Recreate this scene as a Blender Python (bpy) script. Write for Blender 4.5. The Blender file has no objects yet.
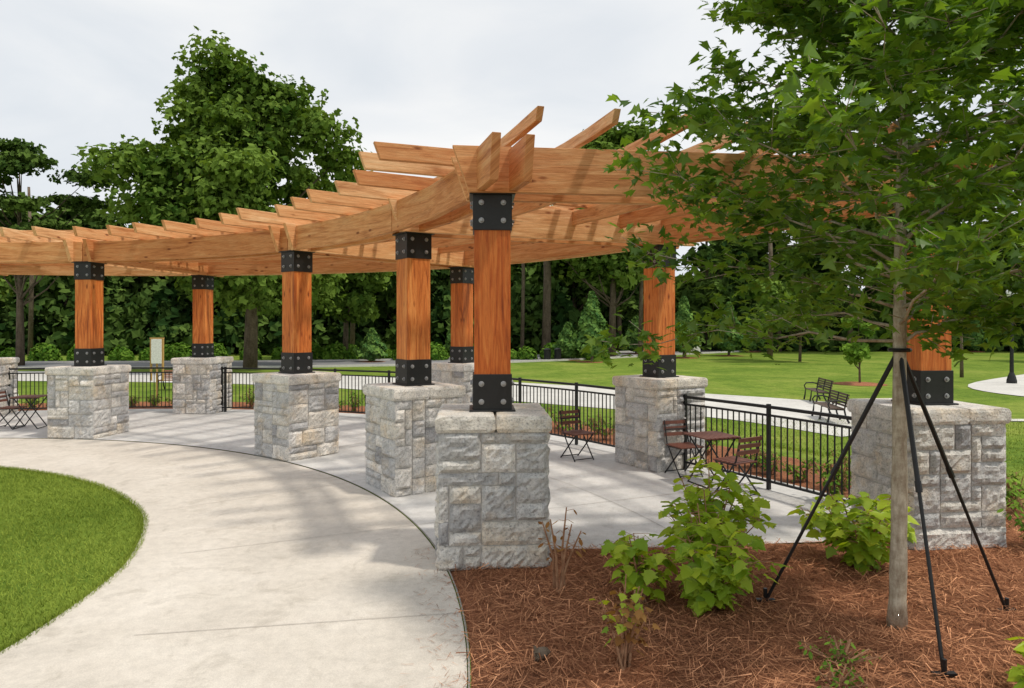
import bpy, math, random
import numpy as np
from mathutils import Vector, Matrix
S=1.4           # authoring units -> metres (applied to every mesh at the end)
F=683.0; H=1.7
rng=np.random.default_rng(7); random.seed(7)
scn=bpy.context.scene
# ------------------------------------------------------------------ materials
def newmat(name):
    m=bpy.data.materials.new(name); m.use_nodes=True
    nt=m.node_tree; nt.nodes.clear()
    o=nt.nodes.new('ShaderNodeOutputMaterial')
    return m,nt,o
def N(nt,t,**k):
    n=nt.nodes.new(t)
    for a,b in k.items(): setattr(n,a,b)
    return n
def ramp(nt,fac,stops):
    r=N(nt,'ShaderNodeValToRGB'); cr=r.color_ramp
    while len(cr.elements)<len(stops): cr.elements.new(0.5)
    for e,(p,c) in zip(cr.elements,stops):
        e.position=p; e.color=(c[0],c[1],c[2],1)
    nt.links.new(fac,r.inputs[0]); return r.outputs[0]
def noise(nt,vec,scale,detail=4,rough=.6,dist=0):
    n=N(nt,'ShaderNodeTexNoise'); n.inputs['Scale'].default_value=scale
    n.inputs['Detail'].default_value=detail; n.inputs['Roughness'].default_value=rough
    n.inputs['Distortion'].default_value=dist
    if vec: nt.links.new(vec,n.inputs['Vector'])
    return n.outputs[0]
def mapping(nt,kind,scale):
    tc=N(nt,'ShaderNodeTexCoord'); mp=N(nt,'ShaderNodeMapping')
    mp.inputs['Scale'].default_value=scale
    nt.links.new(tc.outputs[kind],mp.inputs[0]); return mp.outputs[0]
def mixc(nt,a,b,fac,mode='MIX'):
    m=N(nt,'ShaderNodeMix',data_type='RGBA',blend_type=mode)
    for s,v in ((6,a),(7,b),(0,fac)):
        if hasattr(v,'is_output'): nt.links.new(v,m.inputs[s])
        elif s==0: m.inputs[0].default_value=v
        else: m.inputs[s].default_value=(*v,1)
    return m.outputs[2]
def tone(nt,name='tone'):
    a=N(nt,'ShaderNodeAttribute'); a.attribute_name=name; return a.outputs['Fac']
def bump(nt,h,st,dist=.02):
    b=N(nt,'ShaderNodeBump'); b.inputs['Strength'].default_value=st; b.inputs['Distance'].default_value=dist
    nt.links.new(h,b.inputs['Height']); return b.outputs[0]
def princ(nt,o,col,rough=.8,normal=None,metal=0,spec=.3):
    p=N(nt,'ShaderNodeBsdfPrincipled')
    if hasattr(col,'is_output'): nt.links.new(col,p.inputs['Base Color'])
    else: p.inputs['Base Color'].default_value=(*col,1)
    if hasattr(rough,'is_output'): nt.links.new(rough,p.inputs['Roughness'])
    else: p.inputs['Roughness'].default_value=rough
    p.inputs['Metallic'].default_value=metal
    p.inputs['Specular IOR Level'].default_value=spec
    if normal: nt.links.new(normal,p.inputs['Normal'])
    nt.links.new(p.outputs[0],o.inputs[0]); return p
def wood(name,dark,mid,light,rough=.6,gs=.6):
    m,nt,o=newmat(name)
    v=mapping(nt,'UV',(.9,11,1)); v2=mapping(nt,'UV',(3,75,1)); v3=mapping(nt,'UV',(1.4,4,1)); v4=mapping(nt,'UV',(1.2,38,1))
    g=noise(nt,v,1.6,6,.65,1.2); f=noise(nt,v2,2,5,.75); k=noise(nt,v3,1.1,4,.6,.5); cr=noise(nt,v4,1.7,3,.6,.3)
    c=ramp(nt,g,[(.30,dark),(.47,mid),(.70,light)])
    c=mixc(nt,c,ramp(nt,f,[(.3,(.58,.47,.40)),(.58,(1.05,1.05,1.05))]),gs,'MULTIPLY')
    c=mixc(nt,c,ramp(nt,k,[(.32,(1.12,1.16,1.2)),(.5,(1,1,1)),(.62,(1,1,1)),(.76,(.6,.45,.36))]),.8,'MULTIPLY')
    c=mixc(nt,c,ramp(nt,cr,[(.28,(.30,.2,.15)),(.34,(1,1,1))]),.8,'MULTIPLY')
    vk=mapping(nt,'UV',(2.2,6,1)); vo=N(nt,'ShaderNodeTexVoronoi'); vo.inputs['Scale'].default_value=1.3
    nt.links.new(vk,vo.inputs['Vector'])
    c=mixc(nt,c,ramp(nt,vo.outputs['Distance'],[(.05,(.20,.10,.06)),(.08,(.50,.36,.28)),(.15,(1,1,1))]),.9,'MULTIPLY')
    c=mixc(nt,c,ramp(nt,tone(nt),[(0,(.80,.64,.50)),(.5,(1,.98,.92)),(1,(1.10,1.24,1.34))]),1,'MULTIPLY')
    princ(nt,o,c,rough,bump(nt,f,.5,.012)); return m
M={}
M['post']=wood('cedar_post_wood',(.24,.050,.012),(.60,.165,.034),(.80,.31,.085),.5,.75)
M['beam']=wood('cedar_beam_wood',(.46,.185,.065),(.72,.36,.155),(.84,.53,.28),.65,.7)
def leafm(name,a,b,trans=.35,gl=.06):
    m,nt,o=newmat(name)
    c=ramp(nt,tone(nt),[(0,a),(1,b)])
    d=N(nt,'ShaderNodeBsdfDiffuse')
    nt.links.new(c,d.inputs[0]); out=d.outputs[0]
    if trans:
        t=N(nt,'ShaderNodeBsdfTranslucent')
        ct=mixc(nt,c,(1.35,1.3,.5),1,'MULTIPLY'); nt.links.new(ct,t.inputs[0])
        ms=N(nt,'ShaderNodeMixShader'); ms.inputs[0].default_value=trans
        nt.links.new(out,ms.inputs[1]); nt.links.new(t.outputs[0],ms.inputs[2]); out=ms.outputs[0]
    if gl:
        g=N(nt,'ShaderNodeBsdfGlossy'); g.inputs['Roughness'].default_value=.45
        m2=N(nt,'ShaderNodeMixShader'); m2.inputs[0].default_value=gl
        nt.links.new(out,m2.inputs[1]); nt.links.new(g.outputs[0],m2.inputs[2]); out=m2.outputs[0]
    nt.links.new(out,o.inputs[0]); return m
M['maple']=leafm('maple_leaves',(.05,.13,.015),(.24,.40,.04),.42,.04)
M['bgleaf']=leafm('tree_foliage',(.035,.085,.014),(.21,.31,.06),.2,0)
M['bgdark']=leafm('woods_foliage',(.020,.048,.013),(.12,.19,.04),0,0)
M['conif']=leafm('conifer_foliage',(.05,.12,.035),(.16,.27,.06),0,0)
M['hyd']=leafm('hydrangea_leaves',(.16,.30,.015),(.52,.64,.05),.42,.03)
M['red']=leafm('reddish_leaves',(.20,.08,.03),(.42,.25,.09),.3,.0)
M['shrub']=leafm('shrub_leaves',(.06,.15,.02),(.22,.36,.05),.15,0)
M['grass']=leafm('grass_blades',(.11,.17,.02),(.33,.41,.07),0,0)
M['needle']=leafm('pine_straw',(.13,.045,.022),(.78,.39,.21),0,0)
def bark(name,a,b,sc):
    m,nt,o=newmat(name); v=mapping(nt,'Object',(sc,sc,sc*.3))
    n=noise(nt,v,4,6,.7); c=ramp(nt,n,[(.3,a),(.7,b)])
    v2=mapping(nt,'Object',(1.5,1.5,3)); n2=noise(nt,v2,4,5,.7)
    c=mixc(nt,c,ramp(nt,n2,[(.35,(.7,.66,.6)),(.6,(1.1,1.12,1.1))]),.8,'MULTIPLY')
    princ(nt,o,c,.9,bump(nt,n,.6,.02)); return m
M['bark']=bark('grey_bark',(.26,.20,.14),(.62,.56,.45),6)
M['bark2']=bark('dark_bark',(.07,.05,.035),(.20,.155,.115),1.2)
M['twig']=bark('twig_bark',(.24,.11,.06),(.45,.27,.16),10)
def simple(name,c,r=.5,metal=0,spec=.4,nz=True):
    m,nt,o=newmat(name)
    if nz:
        n=noise(nt,mapping(nt,'Object',(9,9,9)),3,4,.6)
        c=ramp(nt,n,[(.3,tuple(x*.75 for x in c)),(.7,tuple(min(1,x*1.2) for x in c))])
    princ(nt,o,c,r,None,metal,spec); return m
M['black']=simple('black_steel',(.011,.011,.012),.42)
M['bolt']=simple('bolt_steel',(.34,.34,.35),.38,.7)
M['slat']=simple('chair_slat_wood',(.16,.06,.04),.5)
M['benchslat']=simple('bench_slat_wood',(.10,.065,.045),.6)
M['benchred']=simple('bench_red_wood',(.32,.14,.08),.6)
M['white']=simple('white_enamel',(.8,.8,.78),.4)
M['yellow']=simple('sign_frame',(.5,.3,.1),.6)
# stone
m,nt,o=newmat('granite_blocks')
v=mapping(nt,'Object',(1,1,1))
a=noise(nt,v,7,5,.7); b=noise(nt,v,48,5,.75); d=noise(nt,v,2.6,4,.6)
c=ramp(nt,tone(nt),[(0,(.42,.42,.43)),(.25,(.54,.54,.54)),(.5,(.66,.65,.63)),(.75,(.74,.70,.63)),(1,(.84,.82,.79))])
c=mixc(nt,c,ramp(nt,a,[(.3,(.64,.65,.66)),(.5,(1,1,1)),(.7,(1.2,1.18,1.14))]),.9,'MULTIPLY')
c=mixc(nt,c,ramp(nt,b,[(.35,(.38,.38,.40)),(.46,(.95,.95,.95)),(.68,(1.25,1.25,1.25))]),.85,'MULTIPLY')
c=mixc(nt,c,ramp(nt,d,[(.5,(1,1,1)),(.70,(1.0,.85,.66))]),.75,'MULTIPLY')
mx=N(nt,'ShaderNodeMath',operation='ADD'); nt.links.new(a,mx.inputs[0]); nt.links.new(b,mx.inputs[1])
princ(nt,o,c,.9,bump(nt,mx.outputs[0],.85,.03)); M['stone']=m
m,nt,o=newmat('mortar'); n=noise(nt,mapping(nt,'Object',(1,1,1)),30,4)
princ(nt,o,ramp(nt,n,[(.3,(.46,.44,.41)),(.7,(.62,.60,.56))]),.95); M['mortar']=m
def concrete(name,base,warm):
    m,nt,o=newmat(name); v=mapping(nt,'Object',(1,1,1))
    a=noise(nt,v,.55,6,.65,.6); b=noise(nt,v,9,5,.7); g=noise(nt,v,120,2,.6); s=noise(nt,v,2.3,6,.75,1.0)
    c=ramp(nt,a,[(.3,tuple(x*.86 for x in base)),(.5,base),(.72,warm)])
    c=mixc(nt,c,ramp(nt,b,[(.3,(.86,.86,.86)),(.6,(1.04,1.04,1.04))]),.8,'MULTIPLY')
    c=mixc(nt,c,ramp(nt,s,[(.33,(.78,.77,.75)),(.47,(1,1,1))]),.75,'MULTIPLY')
    c=mixc(nt,c,ramp(nt,g,[(.3,(.80,.80,.80)),(.7,(1.08,1.08,1.08))]),.75,'MULTIPLY')
    princ(nt,o,c,.85,bump(nt,g,.15,.004)); return m
M['path']=concrete('concrete_path',(.61,.565,.50),(.70,.655,.59))
M['floor']=concrete('concrete_floor',(.59,.585,.57),(.67,.66,.64))
M['joint']=simple('joint_seal',(.38,.355,.32),.9)
M['jointd']=simple('joint_dark',(.30,.28,.25),.9)
M['asphalt']=simple('asphalt',(.22,.22,.225),.9)
M['walk']=concrete('distant_concrete',(.60,.585,.55),(.66,.65,.61))
m,nt,o=newmat('lawn_turf'); v=mapping(nt,'Object',(1,1,1))
a=noise(nt,v,.22,6,.65,.5); b=noise(nt,v,9,6,.75); g=noise(nt,v,60,3,.7); e_=noise(nt,v,1.6,5,.7)
c=ramp(nt,a,[(.3,(.10,.18,.028)),(.5,(.18,.265,.048)),(.72,(.30,.345,.09))])
c=mixc(nt,c,ramp(nt,e_,[(.3,(.62,.68,.62)),(.65,(1.15,1.1,1.1))]),.9,'MULTIPLY')
c=mixc(nt,c,ramp(nt,b,[(.3,(.6,.65,.55)),(.65,(1.2,1.15,1.1))]),.9,'MULTIPLY')
c=mixc(nt,c,ramp(nt,g,[(.3,(.6,.65,.5)),(.7,(1.25,1.2,1.1))]),.8,'MULTIPLY')
princ(nt,o,c,.95,bump(nt,b,.6,.05),0,.05); M['ground']=m
m,nt,o=newmat('mulch_straw'); v=mapping(nt,'Object',(1,1,1))
a=noise(nt,v,1.2,5,.6); b=noise(nt,v,28,6,.8,1.5)
c=ramp(nt,b,[(.3,(.08,.032,.02)),(.5,(.33,.14,.075)),(.72,(.60,.30,.16))])
c=mixc(nt,c,ramp(nt,a,[(.3,(.75,.75,.75)),(.7,(1.15,1.1,1.05))]),1,'MULTIPLY')
princ(nt,o,c,.95,bump(nt,b,1,.03),0,.1); M['mulch']=m
# ------------------------------------------------------------------ mesh helpers
def link(ob,parent=None):
    scn.collection.objects.link(ob)
    if parent: ob.parent=parent
    return ob
def build(name,V,loops,totals,mats,fm=None,tn=None,uv=None,parent=None,smooth=False):
    V=np.asarray(V,dtype=np.float32); loops=np.asarray(loops,dtype=np.int32); totals=np.asarray(totals,dtype=np.int32)
    me=bpy.data.meshes.new(name)
    me.vertices.add(len(V)); me.vertices.foreach_set('co',V.ravel())
    me.loops.add(len(loops)); me.loops.foreach_set('vertex_index',loops)
    me.polygons.add(len(totals))
    st=np.concatenate([[0],np.cumsum(totals)[:-1]]).astype(np.int32)
    me.polygons.foreach_set('loop_start',st); me.polygons.foreach_set('loop_total',totals)
    for mt in mats: me.materials.append(M[mt])
    if fm is not None: me.polygons.foreach_set('material_index',np.asarray(fm,dtype=np.int32))
    me.polygons.foreach_set('use_smooth',np.full(len(totals),smooth,dtype=bool))
    if tn is not None:
        at=me.attributes.new('tone','FLOAT','FACE'); at.data.foreach_set('value',np.asarray(tn,dtype=np.float32))
    if uv is not None:
        l=me.uv_layers.new(name='UVMap'); l.data.foreach_set('uv',np.asarray(uv,dtype=np.float32).ravel())
    me.update(calc_edges=True); me.validate()
    return link(bpy.data.objects.new(name,me),parent)
class B:
    """mesh accumulator"""
    def __init__(s): s.v=[];s.f=[];s.m=[];s.t=[];s.uv=[]
    def add(s,verts,faces,m=0,t=.5,uvs=None):
        o=len(s.v); s.v+= [tuple(p) for p in verts]
        for i,f in enumerate(faces):
            s.f.append([o+k for k in f]); s.m.append(m); s.t.append(t)
            if uvs: s.uv+= [tuple(u) for u in uvs[i]]
            else: s.uv+= [(verts[k][0]*1.0+verts[k][1],verts[k][2]) for k in f]
    def box(s,c,size,m=0,t=.5,R=None,long=None):
        hx,hy,hz=[q/2 for q in size]
        L=[Vector((x,y,z)) for x in(-hx,hx) for y in(-hy,hy) for z in(-hz,hz)]
        fs=[(0,1,3,2),(4,6,7,5),(0,4,5,1),(2,3,7,6),(0,2,6,4),(1,5,7,3)]
        if long is None: long=max(range(3),key=lambda i:size[i])
        oth=[i for i in range(3) if i!=long]; ro=random.random()*40; rv=random.random()*9
        uvs=[]
        for f in fs:
            uvs.append([(L[k][long]+ro, L[k][oth[0]]+L[k][oth[1]]*1.0+rv) for k in f])
        P=[(R@p if R else p)+Vector(c) for p in L]
        s.add(P,fs,m,t,uvs)
    def rod(s,a,b,r,m=0,n=6,r2=None,t=.5):
        s.tube([a,b],[r,r if r2 is None else r2],m,n,t)
    def tube(s,pts,rad,m=0,n=6,t=.5,cap=True):
        pts=[Vector(p) for p in pts]; V=[]
        up=None
        for i,p in enumerate(pts):
            d=(pts[min(i+1,len(pts)-1)]-pts[max(i-1,0)]).normalized()
            if up is None: up=Vector((0,0,1)) if abs(d.z)<.9 else Vector((1,0,0))
            x=d.cross(up).normalized(); y=x.cross(d).normalized(); up=y
            for k in range(n):
                an=2*math.pi*k/n; V.append(p+(x*math.cos(an)+y*math.sin(an))*rad[i])
        fs=[]
        for i in range(len(pts)-1):
            for k in range(n):
                k2=(k+1)%n; fs.append((i*n+k,i*n+k2,(i+1)*n+k2,(i+1)*n+k))
        if cap: fs.append(tuple(range(n))[::-1]); fs.append(tuple((len(pts)-1)*n+k for k in range(n)))
        s.add(V,fs,m,t)
    def obj(s,name,mats,parent=None,smooth=False,bevel=0):
        ob=build(name,s.v,[k for f in s.f for k in f],[len(f) for f in s.f],mats,s.m,s.t,s.uv,parent,smooth)
        if bevel:
            md=ob.modifiers.new('bev','BEVEL'); md.width=bevel*S; md.segments=2; md.limit_method='ANGLE'
        return ob
def empty(name,loc=(0,0,0)):
    e=bpy.data.objects.new(name,None); e.location=loc; scn.collection.objects.link(e); return e
def leaves(name,P,Nn,size,tmpl,tn,mat,parent=None,T=None):
    P=np.asarray(P,float); n=len(P); Nn=np.asarray(Nn,float)
    Nn=Nn/np.linalg.norm(Nn,axis=1,keepdims=True).clip(1e-6)
    r=rng.normal(size=(n,3)) if T is None else np.asarray(T,float)
    t=r-(r*Nn).sum(1,keepdims=True)*Nn; t/=np.linalg.norm(t,axis=1,keepdims=True).clip(1e-6)
    b=np.cross(Nn,t); tm=np.asarray(tmpl,float); k=len(tm)
    size=np.broadcast_to(np.asarray(size,float),(n,))
    V=P[:,None,:]+size[:,None,None]*(tm[None,:,0,None]*t[:,None,:]+tm[None,:,1,None]*b[:,None,:]+tm[None,:,2,None]*Nn[:,None,:])
    return build(name,V.reshape(-1,3),np.arange(n*k),np.full(n,k),[mat],None,np.clip(tn,0,1),None,parent)
MAPLE=[(-.05,0,0),(.05,.30,-.05),(-.02,.48,-.12),(.22,.36,-.08),(.30,.62,-.16),(.50,.32,-.06),(.62,.30,-.08),(1,0,-.12),(.62,-.30,-.08),(.50,-.32,-.06),(.30,-.62,-.16),(.22,-.36,-.08),(-.02,-.48,-.12),(.05,-.30,-.05)]
MAPLE2=[(-.05,0,0),(-.02,.48,-.12),(.22,.26,-.06),(.34,.60,-.16),(.52,.22,-.06),(1,0,-.14),(.52,-.22,-.06),(.34,-.60,-.16),(.22,-.26,-.06),(-.02,-.48,-.12)]
CLUMP=[(-.5,-.05,0),(-.3,.5,-.1),(.02,.25,.1),(.4,.48,0),(.6,-.12,-.1),(.2,-.22,.1),(.0,-.55,0)]
OVAL=[(0,0,0),(.3,.22,-.04),(.7,.2,-.06),(1,0,-.1),(.7,-.2,-.06),(.3,-.22,-.04)]
BLADE=[(0,-.06,0),(0,.06,0),(1,0,0)]
# ------------------------------------------------------------------ layout
O=(-7.58,2.8); R1=7.78
def pol(th,R): a=math.radians(th); return (O[0]+R*math.cos(a),O[1]+R*math.sin(a))
def ang(x,y): return math.degrees(math.atan2(y-O[1],x-O[0])), math.hypot(x-O[0],y-O[1])
INNER=[(-.15,5.1),(-1.04,7.2),(-2.82,8.95),(-6.5,10.5),pol(104,R1)]
OUTER=[(3.32,5.5),(1.79,8.3),(-.834,11.4),(-6.02,13.3),(-9.95,12.9)]
oa=[ang(*p) for p in OUTER]
def Ro(th): return float(np.interp(th,[q[0] for q in oa]+[135],[q[1] for q in oa]+[10.5]))
def Rl(th): return np.interp(th,[-90,0,8,22,37,75],[4.6,4.86,4.98,5.24,5.40,5.52])
def ss(t): t=np.clip(t,0,1); return t*t*(3-2*t)
def gz(x,y):
    R=np.hypot(np.asarray(x)-O[0],np.asarray(y)-O[1]); return -.45*ss((R-12.4)/3.6)
def strip(name,grid,mat,tn=.5,parent=None,smooth=True):
    a=np.array(grid,dtype=float); n,m_=a.shape[:2]; V=a.reshape(-1,3); L=[]
    for i in range(n-1):
        for j in range(m_-1):
            L+= [i*m_+j,(i+1)*m_+j,(i+1)*m_+j+1,i*m_+j+1]
    k=(n-1)*(m_-1)
    return build(name,V,L,[4]*k,[mat],None,[tn]*k,None,parent,smooth)
Rs=[0,2,4,6,8,10,11.5]+list(np.arange(12.4,16.5,.4))+[18,22,30,45,70,110,180,300,600]
g=[]
for R in Rs:
    row=[]
    for i in range(97):
        x,y=pol(i*360/96,R); row.append((x,y,float(gz(x,y))))
    g.append(row)
strip('ground',g,'ground')
strip('concrete_path',[[(*pol(t,r),.010) for r in (float(Rl(t)),6.4,7.38)] for t in np.arange(-90,221,2)],'path')
def th0(r):
    t=16
    for _ in range(20):
        x,y=pol(t,r); t+= (5.06+.09*x-y)/r*57.3
    return t
g=[]
for i in range(80):
    row=[]
    for s in np.linspace(0,1,6):
        a=th0(7.4+s*3.9); t=a+(140-a)*i/79; r=7.4+s*(Ro(t)+.4-7.4); row.append((*pol(t,r),.014))
    g.append(row)
strip('pergola_floor',g,'floor')
jb=B()
def jstrip(pts,w,z,m=0):
    for a,b in zip(pts[:-1],pts[1:]):
        a=Vector((*a,z)); b=Vector((*b,z)); d=(b-a).normalized(); n=Vector((-d.y,d.x,0))*w
        jb.add([a-n,b-n,b+n,a+n],[(0,1,2,3)],m)
jstrip([pol(t,7.39) for t in np.arange(-40,141,1.5)],.005,.018,1)
jstrip([pol(t,9.3) for t in np.arange(15,141,1.5)],.003,.018)
for k,t in enumerate(np.arange(-19,140,14.2)):
    jstrip([pol(t,5.6),pol(t,7.37)],.0022,.0145)
    if t>22: jstrip([pol(t,7.42),pol(t,Ro(t)+.35)],.003,.0182)
jb.obj('pavement_joints',['joint','jointd'])
def mo(t): return float(np.interp(t,[-60,14,30,60,140],[13.6,13.4,12.5,12.3,12.2]))
def mz(x,y): return float(gz(x,y))+.012+.012*math.sin(x*3.1+y*1.3)*math.sin(y*2.7-x)+.008
g=[]
for i in range(70):
    row=[]
    for s in np.linspace(0,1,40):
        r=7.4+s*6.0; a=th0(min(r,11.6)) ; t=-60+(a+60)*i/69
        x,y=pol(t,r); row.append((x,y,mz(x,y) if s>0 else .0))
    g.append(row)
strip('mulch_bed',g,'mulch')
g=[[(*pol(t,r),0) for r in np.linspace(Ro(t)+.38,mo(t),9)] for t in np.arange(9,141,1.5)]
g=[[(x,y,float(gz(x,y))+.012) for x,y,_ in row] for row in g]
strip('planting_bed',g,'mulch')
n=100000
r=7.40+rng.random(n)**.9*5.9; t=-22+rng.random(n)*(42)
x=O[0]+r*np.cos(np.radians(t)); y=O[1]+r*np.sin(np.radians(t))
ok=((y<5.06+.09*x)|(r>11.7))&(y>2.6)&(x<6); x=x[ok];y=y[ok]; n=len(x)
P=np.stack([x,y,gz(x,y)+.02+.012*np.sin(x*3.1+y*1.3)*np.sin(y*2.7-x)+rng.random(n)*.030],1)
Nn=rng.normal(size=(n,3))*[.35,.35,0]+[0,0,1]
pt=.55*rng.random(n)+.45*rng.random(n)*(.5+.5*np.sin(x*4+np.sin(y*5))*np.sin(y*3.3+x))
pt=np.where(rng.random(n)<.06,1,pt)
leaves('pine_straw',P,Nn,.07+rng.random(n)*.09,[(-.5,-.019,0),(-.5,.019,0),(.5,.012,0)],pt,'needle')
n=320; t=-5+rng.random(n)*24; r=7.38-np.abs(rng.normal(size=n))*.12
x=O[0]+r*np.cos(np.radians(t)); y=O[1]+r*np.sin(np.radians(t))
leaves('stray_straw',np.stack([x,y,np.full(n,.016)],1),np.tile([0,0,1.],(n,1))+rng.normal(size=(n,3))*.05,.04+.05*rng.random(n),[(-.5,-.02,0),(-.5,.02,0),(.5,.01,0)],rng.random(n)*.8,'needle')
# lawn grass blades
n=190000
t=rng.random(n)*100-8; r=Rl(t)*np.sqrt(rng.random(n))
r=np.where(rng.random(n)<.10,Rl(t)-.04+rng.random(n)*.07,r); t=np.radians(t)
x=O[0]+r*np.cos(t); y=O[1]+r*np.sin(t); ok=(x>-.76*y-.3)&(y>2.9); x=x[ok];y=y[ok]; n=len(x)
Tn=rng.normal(size=(n,3))*[.6,.6,0]+[0,0,.9]
leaves('lawn_grass',np.stack([x,y,np.zeros(n)],1),rng.normal(size=(n,3)),.020+rng.random(n)*.026,BLADE,rng.random(n)*.75+.12+.2*np.sin(x*2+y)*np.sin(y*2.3),'grass',T=Tn)
n=40000
x=3+rng.random(n)*9; y=5.5+rng.random(n)*10; R=np.hypot(x-O[0],y-O[1]); ok=(R>13.35); x=x[ok];y=y[ok]; n=len(x)
Tn=rng.normal(size=(n,3))*[.5,.5,0]+[0,0,.9]
leaves('lawn_grass',np.stack([x,y,gz(x,y)],1),rng.normal(size=(n,3)),.03+rng.random(n)*.03,[(0,-.1,0),(0,.1,0),(1,0,0)],rng.random(n),'grass',T=Tn)
def ribbon(name,pts,w,mat,z=-.438,kerb=False):
    pts=[Vector((*p,0)) for p in pts]; q=[]
    for i in range(len(pts)-1):
        for k in range(6):
            p0=pts[max(i-1,0)];p1=pts[i];p2=pts[i+1];p3=pts[min(i+2,len(pts)-1)];u=k/6
            q.append(.5*((2*p1)+(p2-p0)*u+(2*p0-5*p1+4*p2-p3)*u*u+(3*p1-p0-3*p2+p3)*u**3))
    q.append(pts[-1]); g=[];e1=[];e2=[]
    for i,p in enumerate(q):
        d=(q[min(i+1,len(q)-1)]-q[max(i-1,0)]).normalized(); nn=Vector((-d.y,d.x,0))*w/2
        g.append([(p.x-nn.x,p.y-nn.y,z),(p.x,p.y,z),(p.x+nn.x,p.y+nn.y,z)])
        for e,sg in ((e1,-1),(e2,1)):
            a=p+nn*sg; b=p+nn*sg*(1+.36/w)
            e.append([(a.x,a.y,z-.02),(a.x,a.y,z+.09),(b.x,b.y,z+.09),(b.x,b.y,z-.03)])
    ob=strip(name,g,mat)
    if kerb:
        strip('kerb',e1,'walk',smooth=False); strip('kerb',e2,'walk',smooth=False)
ribbon('concrete_walk',[(8.6,14.3),(6.8,17.3),(3.4,20.0),(-1.5,23.4),(-7,26.5),(-16,28.5),(-40,30)],5.2,'walk')
ribbon('park_road',[(-60,34.5),(-30,35.5),(-10,37.5),(1,43),(10,51),(24,62),(50,74)],5.4,'asphalt',-.434,True)
ribbon('concrete_walk',[(8.2,15.4),(12,15.3),(16,15.2),(26,15)],.35,'walk',-.43)
ribbon('concrete_walk',[(26,16.8),(19,18),(16.2,20.2),(17,24),(24,30)],1.6,'walk',-.43)
def disc(name,x,y,r,mat,z):
    k=20; strip(name,[[(x,y,z+.05),(x+r*.6*math.cos(a),y+r*.6*math.sin(a),z+.04),(x+r*math.cos(a),y+r*math.sin(a),z)] for a in np.linspace(0,6.2832,k)],mat)
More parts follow.
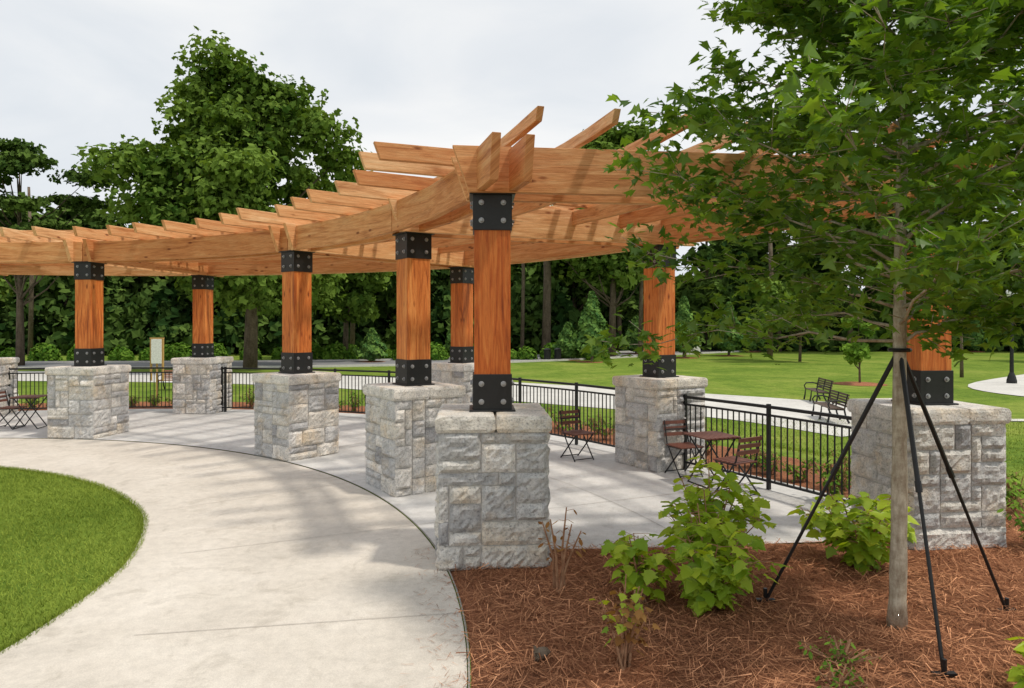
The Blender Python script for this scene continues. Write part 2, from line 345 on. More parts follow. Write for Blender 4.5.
# ------------------------------------------------------------------ stone piers
def yaw(th): return Matrix.Rotation(math.radians(th),3,'Z')
def pier(cx,cy,th,seed):
    rd=random.Random(seed); W=.76; Ht=.96; b=B(); R=yaw(th)
    b.box((cx,cy,Ht/2),(W-.022,W-.022,Ht),1,.5,R)
    nc,nr=7,10
    for side in range(4):
        Rs_=R@yaw(90*side); occ=[[0]*nc for _ in range(nr)]
        cw=[rd.uniform(.6,1.4) for _ in range(nc)]; rh=[rd.uniform(.7,1.3) for _ in range(nr)]
        xs=np.concatenate([[0],np.cumsum(cw)]); xs=xs/xs[-1]*W-W/2; zs=np.concatenate([[0],np.cumsum(rh)]); zs=zs/zs[-1]*Ht
        for i in range(nr):
            for j in range(nc):
                if occ[i][j]: continue
                hh=rd.choice([1,2,2,1,2]); ww=rd.choice([1,2,2,3,3,4])
                if i+hh>nr: hh=1
                w=0
                while w<ww and j+w<nc and not occ[i][j+w]: w+=1
                if nc-(j+w)==1 and w<4 and not occ[i][nc-1]: w+=1
                for a in range(hh):
                    for c in range(w): occ[i+a][j+c]=1
                gp=.0045
                x0=xs[j]+(gp if j else .003); x1=xs[j+w]-(gp if j+w<nc else .003); z0=zs[i]+gp; z1=zs[i+hh]-gp
                nx=max(3,int((x1-x0)/.032)+1); nz=max(3,int((z1-z0)/.032)+1)
                tn_=min(1,max(0,rd.gauss(.5,.28))); V=[];fs=[];bul=rd.uniform(.006,.026); tx=rd.uniform(-.06,.06); tz=rd.uniform(-.06,.06)
                for p in range(nx+1):
                    for q in range(nz+1):
                        u=p/nx; v=q/nz; x=x0+(x1-x0)*u; z=z0+(z1-z0)*v
                        edge=(p in(0,nx)) or (q in(0,nz))
                        if edge:
                            dd=-.002+rd.uniform(-.003,.003)
                            x+=rd.uniform(-.003,.003); z+=rd.uniform(-.003,.003)
                        else: dd=bul+rd.uniform(-.009,.009)+tx*(u-.5)*.3+tz*(v-.5)*.3
                        V.append(Rs_@Vector((x,-(W/2+dd),z))+Vector((cx,cy,0)))
                for p in range(nx):
                    for q in range(nz): fs.append((p*(nz+1)+q,(p+1)*(nz+1)+q,(p+1)*(nz+1)+q+1,p*(nz+1)+q+1))
                def back(vi):
                    v=V[vi]; d=Rs_@Vector((0,.04,0)); V.append(v+d); return len(V)-1
                bor=[p*(nz+1) for p in range(nx+1)]+[nx*(nz+1)+q for q in range(1,nz+1)]+[p*(nz+1)+nz for p in range(nx-1,-1,-1)]+[q for q in range(nz-1,0,-1)]
                bk=[back(k) for k in bor]
                for k in range(len(bor)):
                    k2=(k+1)%len(bor); fs.append((bor[k2],bor[k],bk[k],bk[k2]))
                b.add(V,fs,0,tn_)
    cw_=W/2+.022; cuts=[rd.uniform(-.12,.12)]
    for (xa,xb) in ((-cw_,cuts[0]),(cuts[0]+.004,cw_)):
        nn=8; V=[];fs=[]
        per=[(xa+(xb-xa)*k/nn,-cw_) for k in range(nn)]+[(xb,-cw_+2*cw_*k/nn) for k in range(nn)]+[(xb-(xb-xa)*k/nn,cw_) for k in range(nn)]+[(xa,cw_-2*cw_*k/nn) for k in range(nn)]
        for lv,(z,ins) in enumerate([(Ht-.004,.012),(Ht+.02,.0),(Ht+.085,.0),(Ht+.108,.01),(Ht+.112,.03)]):
            for (x,y) in per:
                mx_=(xa+xb)/2; sx=1-ins/(abs(xb-xa)/2); sy=1-ins/cw_
                j=rd.uniform(-.005,.005) if lv<4 else 0
                V.append(R@Vector((mx_+(x-mx_)*sx+(j if abs(x)>cw_-.01 else 0),y*sy+(j if abs(y)>cw_-.01 else 0),z+(rd.uniform(-.003,.003) if 0<lv<4 else 0)))+Vector((cx,cy,0)))
        m_=len(per)
        for l in range(4):
            for k in range(m_): fs.append((l*m_+k,l*m_+(k+1)%m_,(l+1)*m_+(k+1)%m_,(l+1)*m_+k))
        fs.append(tuple(4*m_+k for k in range(m_))); fs.append(tuple(k for k in range(m_))[::-1])
        b.add(V,fs,0,rd.uniform(.7,1))
    return b.obj('stone_pier',['stone','mortar'])
PT=1.072
pts=[]
for i,p in enumerate(INNER): pts.append((p,ang(*p)[0],'i'))
for i,p in enumerate(OUTER): pts.append((p,ang(*p)[0],'o'))
perg=empty('pergola')
ptone=[.10,.85,.62,.55,.6,.5,.7,.4,.6,.5]
def post(cx,cy,th,idx):
    R=yaw(th); w=.265; zt=2.66; b=B(); c=Vector((cx,cy,0))
    b.box((cx,cy,(PT+zt+.28)/2),(w,w,zt+.28-PT-.01),0,ptone[idx],R,2)
    for z0,z1 in((PT,PT+.27),(zt-.27,zt)):
        pw=w+.02
        b.box((cx,cy,(z0+z1)/2),(pw,pw,z1-z0),1,.5,R)
        b.box((cx,cy,z0+.006 if z0<1.5 else z1-.006),(pw+.05,pw+.05,.014),1,.5,R)
        for sd in range(4):
            Q=R@yaw(90*sd)
            for sx in(-.08,.08):
                for dz in(.07,.20):
                    a=Q@Vector((sx,-pw/2+.001,z0+dz))+c; e=Q@Vector((sx,-pw/2-.006,z0+dz))+c
                    b.rod(a,e,.021,2,12); e2=Q@Vector((sx,-pw/2-.020,z0+dz))+c
                    b.rod(e,e2,.013,2,6)
    b.obj('post',['post','black','bolt'],perg,bevel=.004)
for i,(p,th,k) in enumerate(pts):
    t=th
    if i==0: t=th-14
    if k=='o' and i==5: t=7
    pier(p[0],p[1],t,100+i); post(p[0],p[1],t,i)
bb=B()
def plank(path,w,z0,z1,cut0=0,cut1=0,t=None,m=0):
    path=[Vector((p[0],p[1],0)) for p in path]; n=len(path); V=[]; L=[0]
    for a,b_ in zip(path[:-1],path[1:]): L.append(L[-1]+(b_-a).length)
    for i,p in enumerate(path):
        d=(path[min(i+1,n-1)]-path[max(i-1,0)]).normalized(); s=Vector((-d.y,d.x,0))*w/2
        lo=d*(cut0 if i==0 else (-cut1 if i==n-1 else 0))
        for q,z in((p-s+lo,z0),(p+s+lo,z0),(p+s,z1),(p-s,z1)): V.append((q.x,q.y,z))
    fs=[];uv=[];ro=random.random()*60;rv=random.random()*9
    h=z1-z0; vs=[0,w,w+h,2*w+h,2*w+2*h]
    for i in range(n-1):
        for k in range(4):
            k2=(k+1)%4; fs.append((i*4+k,(i+1)*4+k,(i+1)*4+k2,i*4+k2))
            uv.append([(L[i]+ro,vs[k]+rv),(L[i+1]+ro,vs[k]+rv),(L[i+1]+ro,vs[k+1]+rv),(L[i]+ro,vs[k+1]+rv)])
    fs.append((0,1,2,3)[::1]); uv.append([(ro,rv),(ro+.02,rv+w),(ro+.02,rv+w+h),(ro,rv+h)])
    e=(n-1)*4; fs.append((e+3,e+2,e+1,e)); uv.append([(ro,rv+h),(ro+.02,rv+w+h),(ro+.02,rv+w),(ro,rv)])
    bb.add(V,fs,m,random.random() if t is None else t,uv)
def arc(rf,t0,t1,off,step=2): 
    k=max(2,int((t1-t0)/step)); return [pol(t0+(t1-t0)*i/k,rf(t0+(t1-t0)*i/k)+off) for i in range(k+1)]
ia=[ang(*p)[0] for p in INNER]; ring=lambda t:R1
th_start_in=ia[0]-4.6
seg_i=[th_start_in,ia[1],ia[2],ia[3],ia[4],128]
seg_o=[oa[0][0]-3.2]+[q[0] for q in oa[1:]]+[128]
for off in(-.115,.115):
    for k in range(5):
        plank(arc(ring,seg_i[k]+(.06 if k else 0),seg_i[k+1]-.06,off,6),.062,2.665,2.965,.07 if k==0 else 0,0)
        plank(arc(Ro,seg_o[k]+(.06 if k else 0),seg_o[k+1]-.06,off,6),.062,2.665,2.965,.07 if k==0 else 0,0)
for a,c in zip(INNER,OUTER):
    A=Vector((*a,0)); C=Vector((*c,0)); d=(C-A).normalized(); s=Vector((-d.y,d.x,0))
    for off in(-.17,.17):
        plank([A-d*.30+s*off,(A+C)/2+s*off,C+d*.5+s*off],.06,2.655,2.985,.12,.12)
for t in [20.3,23.9,28.6,33.2,37.8,42.4,47,51.6,56.2,60.8,65.4,70,74.6,79.2,83.8,88.4,93,97.6,102.2,106.8,111.4,116,120.6]:
    tt=t+random.uniform(-.3,.3)
    plank([pol(tt,6.98+random.uniform(-.10,.10)),pol(tt,9),pol(tt,Ro(tt)+.65)],.052,2.975,3.108+random.uniform(-.006,.006),.05,.09)
A=Vector((*INNER[0],0)); C=Vector((*OUTER[0],0))
for k in range(7):
    p=A+(C-A)*((k*.545+.2)/(C-A).length)
    td=Vector((.30-.02*k,-.957,0)).normalized()
    e0=p+td*(.50 if k<3 else .42); th_,r_=ang(p.x,p.y)
    path=[e0,p]+[Vector((*pol(th_+3+(126-th_-3)*i/24,r_+(Ro(th_+3+(126-th_-3)*i/24)-Ro(th_))*k/6*.8),0)) for i in range(25)]
    plank(path,.05,3.102,3.192+.001*k,.05,.0)
for rr in (8.7,9.6,10.2):
    plank(arc(lambda t:rr,20.5,127,0),.05,2.83-.001*rr,2.972)
bb.obj('beams_and_rafters',['beam'],perg,bevel=.004)
# ------------------------------------------------------------------ railing
fb=B()
allt=[q[0] for q in oa]+[125]
for a,c in zip(allt[:-1],allt[1:]):
    gap=.40/11*57.3; t0=a+gap; t1=c-gap
    P=[Vector((*pol(t,Ro(t)),0)) for t in np.linspace(t0,t1,8)]
    for z,hw in((.86,.018),(.775,.011),(.10,.013)):
        for p,q in zip(P[:-1],P[1:]):
            d=q-p; Rm=Matrix.Rotation(math.atan2(d.y,d.x),3,'Z'); mid=(p+q)/2
            fb.box((mid.x,mid.y,z),(d.length+.01,hw*2,.03 if z>.8 else .022),0,.5,Rm)
    k=int((t1-t0)/57.3*11/.075)
    for i in range(k+1):
        t=t0+(t1-t0)*i/k; x,y=pol(t,Ro(t)); big=(i%16==0) or i==k
        w=.034 if big else .011
        if big: fb.box((x,y,.45),(w,w,.88),0,.5,yaw(t))
        else: fb.box((x,y,.44),(w,w,.67),0,.5,yaw(t))
fb.obj('railing_fence',['black'])
# ------------------------------------------------------------------ furniture (real metres * K)
K=1/1.4
def place(b,name,mats,x,y,z,th,k=K,bevel=0):
    Rm=yaw(th); b.v=[tuple(Rm@Vector(p)*k+Vector((x,y,z))) for p in b.v]
    return b.obj(name,mats,None,bevel=bevel)
def chair(x,y,th):
    b=B()
    for s in(-.20,.20):
        b.tube([(.22,s,0),(.02,s,.25),(-.16,s,.50),(-.24,s,.84)],[.012]*4,0,6)
        b.tube([(-.24,s*.93,0),(0,s*.93,.24),(.22,s*.93,.455)],[.012]*3,0,6)
        b.rod((-.17,s*.98,.445),(.22,s*.98,.455),.010)
    for xx,zz in((.20,.03),(-.22,.03),(-.20,.70)): b.rod((xx,-.2,zz),(xx,.2,zz),.009)
    for i in range(6): b.box((-.15+i*.074,0,.468),(.055,.42,.018),1)
    for z in(.62,.71,.80):
        b.box((-.19-(z-.6)*.24,0,z),(.018,.44,.055),1,.5,Matrix.Rotation(-.2,3,'Y'))
    place(b,'bistro_chair',['black','slat'],x,y,.014,th)
def table(x,y,th):
    b=B()
    for i in range(8): b.box((-.2625+i*.075,0,.72),(.062,.6,.02),1)
    for s in(-.27,.27): b.box((0,s,.705),(.58,.03,.02),0)
    for s in(-.24,.24):
        b.rod((-.25,s,0),(.24,s,.70),.012); b.rod((.25,s*.92,0),(-.24,s*.92,.70),.012)
    for xx in(-.25,.25): b.rod((xx,-.24,.01),(xx,.24,.01),.010)
    place(b,'bistro_table',['black','slat'],x,y,.014,th)
table(2.12,7.25,20); chair(2.24,6.80,120); chair(1.93,7.68,-70); chair(.82,8.6,-60)
table(-7.9,11.2,10); chair(-8.25,11.2,0); chair(-7.62,11.75,230); chair(.1,8.9,160)
def bench(x,y,th,z=-.43,sl='benchslat'):
    b=B()
    for s in(-.8,0,.8):
        b.tube([(.28,s,0),(.24,s,.2),(.22,s,.42),(-.2,s,.40),(-.30,s,.88)],[.034,.028,.028,.028,.022],0,6)
        b.tube([(-.2,s,.40),(-.24,s,.2),(-.34,s,0)],[.028,.028,.034],0,6)
        if s: b.tube([(-.24,s,.62),(-.05,s,.68),(.2,s,.66),(.27,s,.56),(.22,s,.42)],[.024]*5,0,6)
    for i in range(6): b.box((-.16+i*.074,0,.44),(.058,1.8,.025),1)
    for i in range(5): b.box((-.235-i*.018,0,.52+i*.082),(.025,1.8,.062),1,.5,Matrix.Rotation(-.22,3,'Y'))
    place(b,'park_bench',['black',sl],x,y,z,th)
bench(7.15,15.4,172); bench(8.5,19.0,172); bench(-11.0,22.5,-90,-.43,'benchred')
def lamp(x,y,z,h=3.5):
    b=B()
    b.tube([(0,0,0),(0,0,.12),(0,0,.3),(0,0,.42),(0,0,h-.45)],[.17,.17,.12,.07,.045],0,10)
    b.tube([(0,0,h-.47),(0,0,h-.40),(0,0,h-.36)],[.06,.11,.07],0,10)
    b.tube([(0,0,h-.36),(0,0,h-.25),(0,0,h-.12),(0,0,h-.03),(0,0,h+.02)],[.09,.17,.175,.13,.04],1,12)
    b.tube([(0,0,h+.02),(0,0,h+.05),(0,0,h+.13)],[.07,.05,.01],0,8)
    place(b,'street_lamp',['black','white'],x,y,z,0,1)
lamp(18.3,25.0,-.45)
b=B(); b.box((0,0,.45),(.04,.04,.9),1); b.box((0,-.03,1.20),(.26,.025,.62),0)
for s in(-.15,.15): b.box((s,0,.98),(.04,.05,1.06),1)
b.box((0,0,1.53),(.35,.06,.035),1)
place(b,'information_sign',['white','yellow'],-10.4,20,-.45,0,1.15,.004)
b=B(); b.box((0,0,.55),(1.1,.1,.5),0)
for s in(-.5,.5): b.box((s,0,.3),(.08,.08,.6),1)
place(b,'park_sign',['white','yellow'],11.9,45,-.45,15,1,.01)
for xx,yy in((2.1,40.6),(2.75,41)):
    b=B(); b.tube([(0,0,0),(0,0,.05),(0,0,.8),(0,0,.86),(0,0,.95)],[.24,.25,.27,.29,.12],0,12); place(b,'trash_can',['black'],xx,yy,-.44,0,.8)
# ------------------------------------------------------------------ vegetation
def leafy_tree(name,x,y,h,cw,cb,ncl,nl,ls,mat='bgleaf',seed=0,tr=.012,crx=1,flat=1,e=None):
    rd=np.random.default_rng(seed); e=e or empty(name,(0,0,0)); z0=float(gz(x,y))
    C=[]; lob=[]
    for k in range(max(4,ncl//8)):
        u=rd.random(); prof=(math.sin(math.pi*min(1,(u*.84+.14)))**.6); a=rd.random()*6.283; rr=cw/2*prof*math.sqrt(rd.random())*.62
        lob.append((x+rr*math.cos(a),y+rr*math.sin(a),z0+cb+(h-cb)*(.08+.80*u),cw*rd.uniform(.14,.24)))
    while len(C)<ncl:
        l=lob[rd.integers(len(lob))]; d=rd.normal(size=3); d/=np.linalg.norm(d); r_=l[3]*rd.uniform(.5,1.15)
        p=(l[0]+d[0]*r_,l[1]+d[1]*r_,l[2]+d[2]*r_*.8)
        if p[2]<z0+cb*.8 or p[2]>z0+h*.97: continue
        C.append(p)
    C=np.array(C); cr=(.05+.06*rd.random(ncl))*cw*crx
    ci=rd.choice(ncl,nl,p=cr**2/np.sum(cr**2)); d=rd.normal(size=(nl,3)); d/=np.linalg.norm(d,axis=1,keepdims=True)
    d[:,2]=np.where(rd.random(nl)<.6,np.abs(d[:,2]),d[:,2])
    rr=cr[ci]*(.4+.85*rd.random(nl))*(1+.35*np.sin(d[:,0]*7+ci)*np.sin(d[:,1]*6+ci*2))
    P=C[ci]+d*rr[:,None]*[1.1,1.1,.75*flat]
    Nn=d*.8+rd.normal(size=(nl,3))*.6+[0,0,.4]
    ct=rd.random(ncl)*.5
    leaves('foliage',P,Nn,ls*(.5+.9*rd.random(nl)),CLUMP,ct[ci]+rd.random(nl)*.5,mat,e)
    b=B(); r0=h*tr
    lean=rd.normal(size=2)*.02*h
    tp=[(x,y,z0-.1),(x+lean[0]*.3,y+lean[1]*.3,z0+h*.3),(x+lean[0]*.7,y+lean[1]*.7,z0+h*.6),(x+lean[0],y+lean[1],z0+h*.88)]
    b.tube(tp,[r0*1.4,r0,r0*.6,r0*.15],0,8)
    for k in range(min(ncl,26)):
        c=C[k]; f=min(.85,max(.2,(c[2]-z0)/h-.22)); s=Vector((x+lean[0]*f,y+lean[1]*f,z0+h*f)); m_=s.lerp(Vector(c),.5)+Vector((0,0,-.03*h))
        b.tube([s,m_,c],[r0*.4,r0*.24,r0*.05],0,5)
    b.obj('trunk',['bark2'],e,smooth=True); return e
def X(px,d): return (px-512)/F*d
def ZT(py,d): return H+(325-py)*d/F+.45
leafy_tree('oak_tree',X(250,34),34,ZT(68,34),12.6,3.2,220,44000,.29,seed=3,tr=.018,crx=.92)
leafy_tree('spreading_tree',X(20,36),36,ZT(140,36),10.5,5.5,40,9000,.26,'bgdark',seed=5,flat=.35,tr=.013,crx=1.2)
leafy_tree('oak_tree',X(612,46),46,ZT(116,46),10.5,5,70,13000,.40,seed=8)
leafy_tree('oak_tree',X(345,42),42,ZT(175,42),8,3,60,9000,.40,seed=9)
W=empty('woodland_trees')
specs=[]
rd=random.Random(4)
for i in range(25):
    px=-140+i*54+rd.uniform(-18,18); d=rd.uniform(50,62)
    ty=226 if px<130 else (205 if px<560 else 200)
    if px>660: ty=190
    specs.append((px,d,ty+rd.uniform(-34,34)))
for i,(px,d,ty) in enumerate(specs):
    leafy_tree('t',X(px,d),d,ZT(ty,d),d*.15*rd.uniform(.85,1.25),2.0,44,4000,.66,'bgleaf' if i%3==0 else 'bgdark',seed=50+i,crx=1.25,e=W)
n=36000
px=rng.uniform(-200,1250,n); d=47+rng.random(n)*16
cx=X(px,d); hgt=2.0+1.5*np.sin(cx*.9)+1.2*np.sin(cx*.37+1)+1.0*np.sin(cx*2.1)
z=rng.random(n)**.8*np.clip(hgt+1.6,.6,9)
ok=~((cx>6)&(d<54)); cx=cx[ok];d=d[ok];z=z[ok];n=len(cx)
leaves('understory_bushes',np.stack([cx,d+z*.5,z-.4],1),rng.normal(size=(n,3))+[0,-.8,.5],.66*(.6+.8*rng.random(n)),CLUMP,rng.random(n)*.6+.25*np.sin(cx*1.3),'bgdark')
n=40000
cx=rng.uniform(-85,85,n); yy=63+rng.random(n)*4+5*np.sin(cx*.08); z=rng.random(n)*(8+2.2*np.sin(cx*.31)+1.5*np.sin(cx*.83+2))
leaves('distant_trees',np.stack([cx,yy,z-.4],1),rng.normal(size=(n,3))+[0,-.8,.4],1.2*(.6+.8*rng.random(n)),CLUMP,rng.random(n)*.5,'bgdark')
n=14000; cx=rng.uniform(-30,6,n); k=np.round(cx/1.1)*1.1; dx=rng.normal(size=(n,3)); dx/=np.linalg.norm(dx,axis=1,keepdims=True)
hs=.55+.6*np.abs(np.sin(k*5.3))
P=np.stack([k+.4*np.sin(k*9),42.5+k*.05+.8*np.sin(k*3),np.full(n,-.3)],1)+dx*np.stack([.7*hs,.6*hs,.75*hs],1)*(.8+.35*rng.random(n))[:,None]; P[:,2]=np.abs(P[:,2]+.4)-.4
leaves('hedge_row',P,dx+rng.normal(size=(n,3))*.4,.2,CLUMP,rng.random(n)*.7,'shrub')
def conifer(px,py,top,w,seed,name='young_tree',mat='conif'):
    d=2.15*F/(py-325); x=X(px,d); h=ZT(top,d); r=np.random.default_rng(seed); n=1500
    u=r.random(n)**.8; a=r.random(n)*6.283; wr=w*d/F/2*np.minimum(1,(1-u)*1.3+.08)*np.minimum(1,u*5+.35)*(.6+.45*r.random(n))*(1+.25*np.sin(a*3+u*17))
    P=np.stack([x+wr*np.cos(a),d+wr*np.sin(a),-.45+.12*h+u*h*.88],1)
    e=empty(name); leaves('foliage',P,np.stack([np.cos(a),np.sin(a),.5+0*a],1)+r.normal(size=(n,3))*.4,.0075*d,CLUMP,r.random(n),mat,e)
    b=B(); b.tube([(x,d,-.45),(x,d,-.45+h*.9)],[.02*h+.02,.01],0,6); b.obj('trunk',['bark2'],e)
    disc('mulch_ring',x,d,.7*w*d/F/2+.3,'mulch',-.44)
for q in((592,362,293,32,1),(684,358,298,26,2),(729,356,304,28,3),(752,352,316,16,4),(568,360,324,24,5),(636,354,318,26,6),(372,362,330,26,7),(455,358,318,16,8),(975,352,318,16,9)): conifer(*q)
leafy_tree('young_tree',X(860,24.8),24.8,2.6,1.7,.5,20,1800,.16,'shrub',seed=30,tr=.012)
disc('mulch_ring',X(860,24.8),24.8,.9,'mulch',-.44)
leafy_tree('young_tree',X(962,28),28,ZT(268,28),3.0,1.8,20,2600,.18,seed=31,tr=.012)
leafy_tree('young_tree',X(800,40),40,ZT(262,40),6.5,1.6,30,4200,.30,'bgleaf',seed=33)
leafy_tree('young_tree',X(1090,38),38,ZT(235,38),6.5,1.2,30,4600,.30,'bgleaf',seed=34)
b=B()
for px,w in((546,.32),(522,.14),(418,.2),(770,.2),(352,.18),(30,.16),(640,.15)):
    x=X(px,46); b.tube([(x,46,-.5),(x+.1,46,5),(x-.1,46,11)],[w,w*.8,w*.5],0,8)
b.obj('woodland_trunks',['bark2'],smooth=True)
def shrub(name,x,y,h,w,n,ls,mat,tmpl=MAPLE,seed=0,stems=7,z0=None,droop=.5,low=.25,sr=1):
    r=np.random.default_rng(seed); e=empty(name); z0=float(gz(x,y)) if z0 is None else z0
    b=B(); P=[];Nn=[];T=[];tn=[]
    tips=[]
    for s in range(stems):
        a=r.random()*6.283; rr=w/2*math.sqrt((s+.5)/stems)*.95; hh=h*(1-.45*(rr/(w/2))**2)*r.uniform(.75,1.0)
        tip=Vector((x+rr*math.cos(a),y+rr*math.sin(a),z0+hh)); mid=Vector((x+rr*.35*math.cos(a),y+rr*.35*math.sin(a),z0+hh*.5))
        base=Vector((x+r.normal()*.02,y+r.normal()*.02,z0)); b.tube([base,mid,tip],[.008*sr,.006*sr,.003*sr],0,5); tips.append((base,mid,tip))
    for i in range(n):
        base,mid,tip=tips[r.integers(stems)]; u=low+(1-low)*r.random()**.7
        p=base.lerp(mid,u*2) if u<.5 else mid.lerp(tip,(u-.5)*2)
        a=r.random()*6.283; L=ls*r.uniform(.3,1.0); q=p+Vector((math.cos(a)*L,math.sin(a)*L,r.uniform(-.1,.5)*L))
        b.tube([p,q],[.002,.0015],0,3,cap=False)
        P.append(q); out=Vector((math.cos(a),math.sin(a),-droop*r.uniform(.2,1.4))); T.append(out); Nn.append(Vector((math.cos(a)*.6+r.normal()*.3,math.sin(a)*.6+r.normal()*.3,1))); tn.append(r.uniform(.1,1)*(.55+.45*u))
    leaves('leaves',P,Nn,ls*r.uniform(.5,1.15,n),tmpl,np.array(tn),mat,e,T=T); b.obj('stems',['twig'],e); return e
shrub('hydrangea_shrub',1.16,4.05,.66,.70,400,.102,'hyd',seed=1,stems=15,low=.08)
shrub('hydrangea_shrub',1.30,4.45,.84,.66,330,.102,'hyd',seed=12,stems=12,low=.3)
shrub('hydrangea_shrub',.78,4.15,.50,.46,130,.095,'hyd',seed=2,stems=8)
shrub('hydrangea_shrub',2.42,4.75,.62,.80,430,.098,'hyd',seed=3,stems=15,low=.1)
shrub('twiggy_plant',.30,4.30,.66,.30,30,.055,'red',OVAL,seed=4,stems=5,low=.5,sr=1.3)
shrub('twiggy_plant',.54,3.36,.54,.26,22,.05,'hyd',MAPLE,seed=5,stems=4)
shrub('twiggy_plant',.57,3.38,.50,.26,46,.05,'red',MAPLE,seed=6,stems=5,sr=1.2)
shrub('hydrangea_shrub',2.36,2.98,.36,.42,60,.10,'hyd',seed=7,stems=6)
shrub('ground_cover_plant',1.62,3.36,.16,.42,110,.04,'shrub',OVAL,seed=8,stems=12)
shrub('ground_cover_plant',1.5,3.15,.14,.3,60,.04,'shrub',OVAL,seed=18,stems=8)
shrub('leafy_shrub',3.95,5.1,.46,.6,300,.06,'shrub',OVAL,seed=9,stems=14)
shrub('leafy_shrub',4.5,6.1,.45,.6,220,.07,'shrub',OVAL,seed=10,stems=12)
shrub('leafy_shrub',3.05,6.5,.55,.55,260,.065,'shrub',OVAL,seed=11,stems=12)
k=0
for t in np.arange(15,108,2.0):
    if random.random()<.12: continue
    rr=Ro(t)+random.uniform(.55,.95); x,y=pol(t,rr); hh=random.uniform(.26,.52)
    shrub('leafy_shrub',x,y,hh,random.uniform(.4,.7),150,.065,'shrub',OVAL,seed=200+k,stems=9); k+=1
# ------------------------------------------------------------------ foreground maple
tx,ty=2.16,3.83
e=empty('maple_tree'); b=B(); r=np.random.default_rng(21)
def tc(z): return Vector((tx+.012*z+.010*math.sin(z*2.1),ty+.01*math.sin(z*1.7),z))
zs=np.linspace(0,4.9,30); b.tube([tc(z) for z in zs],[(.050 if z<.1 else .040)*(1-z/5.3)+.006+.002*math.sin(z*23) for z in zs],0,12)
P=[];Nn=[];T=[];tn=[]
def addleaves(a,c,m,spread):
    for _ in range(m):
        u=r.random(); p=a.lerp(c,u)+Vector(r.normal(size=3)*spread); P.append(p)
        ang_=r.random()*6.283; T.append((math.cos(ang_),math.sin(ang_),-.65*r.random())); Nn.append(r.normal(size=3)*.5+[0,0,1]); tn.append(r.random()*.75+.25*ctone)
z=1.60
az=0
while z<4.6:
    nb=3 if z>1.7 else 2
    for _ in range(nb):
        ctone=r.random()
        az+=2.4+r.normal()*.25; f=(z-1.5)/3.2
        L=(1.14+.52*math.sin(min(1,f*1.5+.3)*math.pi))*r.uniform(.80,1.08)*(1 if f<.5 else 1.25-.5*f*.9)
        el=r.uniform(.32,.66) if z>1.9 else r.uniform(.10,.40)
        if z<2.05 and math.cos(az)>.25: L*=.5; el+=.25
        s=tc(z+r.uniform(-.04,.04)); dirv=Vector((math.cos(az)*math.cos(el),math.sin(az)*math.cos(el),math.sin(el)))
        pts_=[s]
        for q in range(1,8):
            u=q/7; pts_.append(s+dirv*L*u+Vector((r.normal()*.025,r.normal()*.025,-.16*L*u*u+.02*r.normal())))
        b.tube(pts_,[.011,.009,.007,.006,.005,.004,.003,.002],0,5)
        for q in range(1,8):
            for sd in range(3 if q>1 else 1):
                p=pts_[q]; a2=az+r.uniform(-1.5,1.5); l2=r.uniform(.16,.42)*(1.15-q*.09)*(1 if L>.8 else .6)
                c=p+Vector((math.cos(a2)*l2,math.sin(a2)*l2,r.uniform(-.10,.16)))
                b.tube([p,c],[.003,.0015],0,3); addleaves(p.lerp(c,.25),c,int(r.integers(12,19)),.055)
    z+=.112
print('leaves',len(P))
n=len(P); leaves('leaves',P,Nn,.068*(.55+.75*r.random(n)),MAPLE2,np.array(tn),'maple',e,T=T)
b.obj('trunk',['bark'],e,smooth=True)
b=B(); top=tc(1.57)
for (x,y) in((1.54,4.15),(2.07,3.27),(2.9,4.0)):
    f=Vector((x,y,.02)); t=top+(f-top).normalized()*.05; mid=f.lerp(t,.55)
    b.tube([f,mid],[.0095,.0095],0,8); b.tube([mid,t],[.013,.013],0,8); b.tube([mid-(t-mid)*.03,mid+(t-mid)*.05],[.017,.017],0,8)
    b.box((x,y,.03),(.11,.03,.012),0); b.rod((x,y,.10),(x,y,-.05),.012)
b.tube([top+Vector((.05*math.cos(a),.05*math.sin(a),-.01)) for a in np.linspace(0,6.283,13)],[.012]*13,0,6)
b.obj('tree_stakes',['black'])
b=B(); b.tube([(.12,3.42,.045),(.14,3.43,.05),(.165,3.44,.052),(.19,3.45,.05)],[.012,.03,.026,.008],0,9)
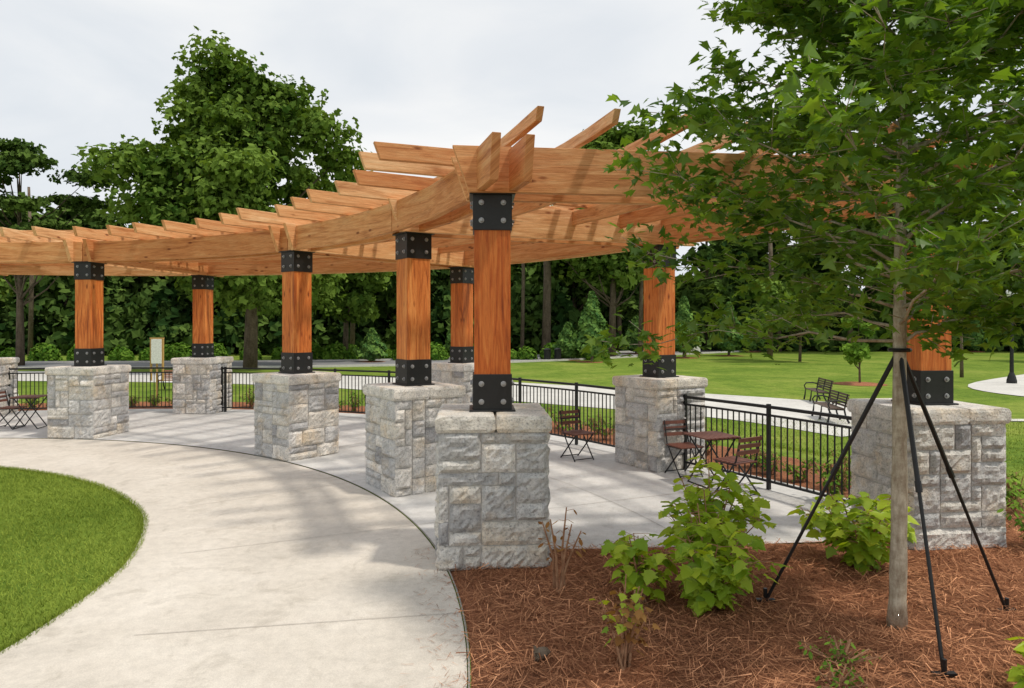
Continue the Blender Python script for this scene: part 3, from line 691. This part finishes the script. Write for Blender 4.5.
for i in range(60):
    u=r.random(); a=r.random()*6.283; p=Vector((.12+.07*u,3.42+.03*u,.05)); o_=Vector((-.3,math.cos(a),math.sin(a)))*.040*(1-.5*u)
    b.tube([p,p+o_],[.008,.003],0,4)
b.obj('pine_cone',['bark2'])
# ------------------------------------------------------------------ scale to metres
done=set()
for ob in bpy.data.objects:
    ob.location=ob.location*S
    if ob.type=='MESH' and ob.data.name not in done:
        ob.data.transform(Matrix.Scale(S,4)); done.add(ob.data.name)
# ------------------------------------------------------------------ world, sun, camera
sd=Vector((.60,-.22,1.25)).normalized()
w=bpy.data.worlds.new('World'); scn.world=w; w.use_nodes=True; nt=w.node_tree; nt.nodes.clear()
o=N(nt,'ShaderNodeOutputWorld'); bg=N(nt,'ShaderNodeBackground'); sky=N(nt,'ShaderNodeTexSky',sky_type='NISHITA')
sky.sun_disc=False; sky.sun_elevation=math.asin(sd.z); sky.sun_rotation=math.atan2(sd.x,sd.y)
mp=mapping(nt,'Generated',(1,1,3.0)); c1=noise(nt,mp,2.2,6,.52,.5)
cl=ramp(nt,c1,[(.30,(7.5,8.0,8.5)),(.48,(8.5,8.8,9.1)),(.68,(9.9,9.9,9.8))])
c2=noise(nt,mp,1.3,3,.5)
fac=ramp(nt,c2,[(.4,(.90,.90,.90)),(.6,(.98,.98,.98))])
nt.links.new(mixc(nt,sky.outputs[0],cl,fac),bg.inputs[0]); bg.inputs[1].default_value=.1
nt.links.new(bg.outputs[0],o.inputs[0])
l=bpy.data.lights.new('sun','SUN'); l.energy=2.7; l.angle=math.radians(4); l.color=(1,.92,.80)
lo=bpy.data.objects.new('sun',l); scn.collection.objects.link(lo); lo.rotation_euler=sd.to_track_quat('Z','Y').to_euler()
cam=bpy.data.cameras.new('camera'); co=bpy.data.objects.new('camera',cam); scn.collection.objects.link(co)
co.location=(0,0,H*S); co.rotation_euler=(math.pi/2,0,0); cam.lens=24; cam.sensor_width=36; cam.shift_y=-19/1024
cam.clip_start=.05; cam.clip_end=2000; scn.camera=co
scn.view_settings.view_transform='Standard'; scn.view_settings.look='None'; scn.view_settings.exposure=0
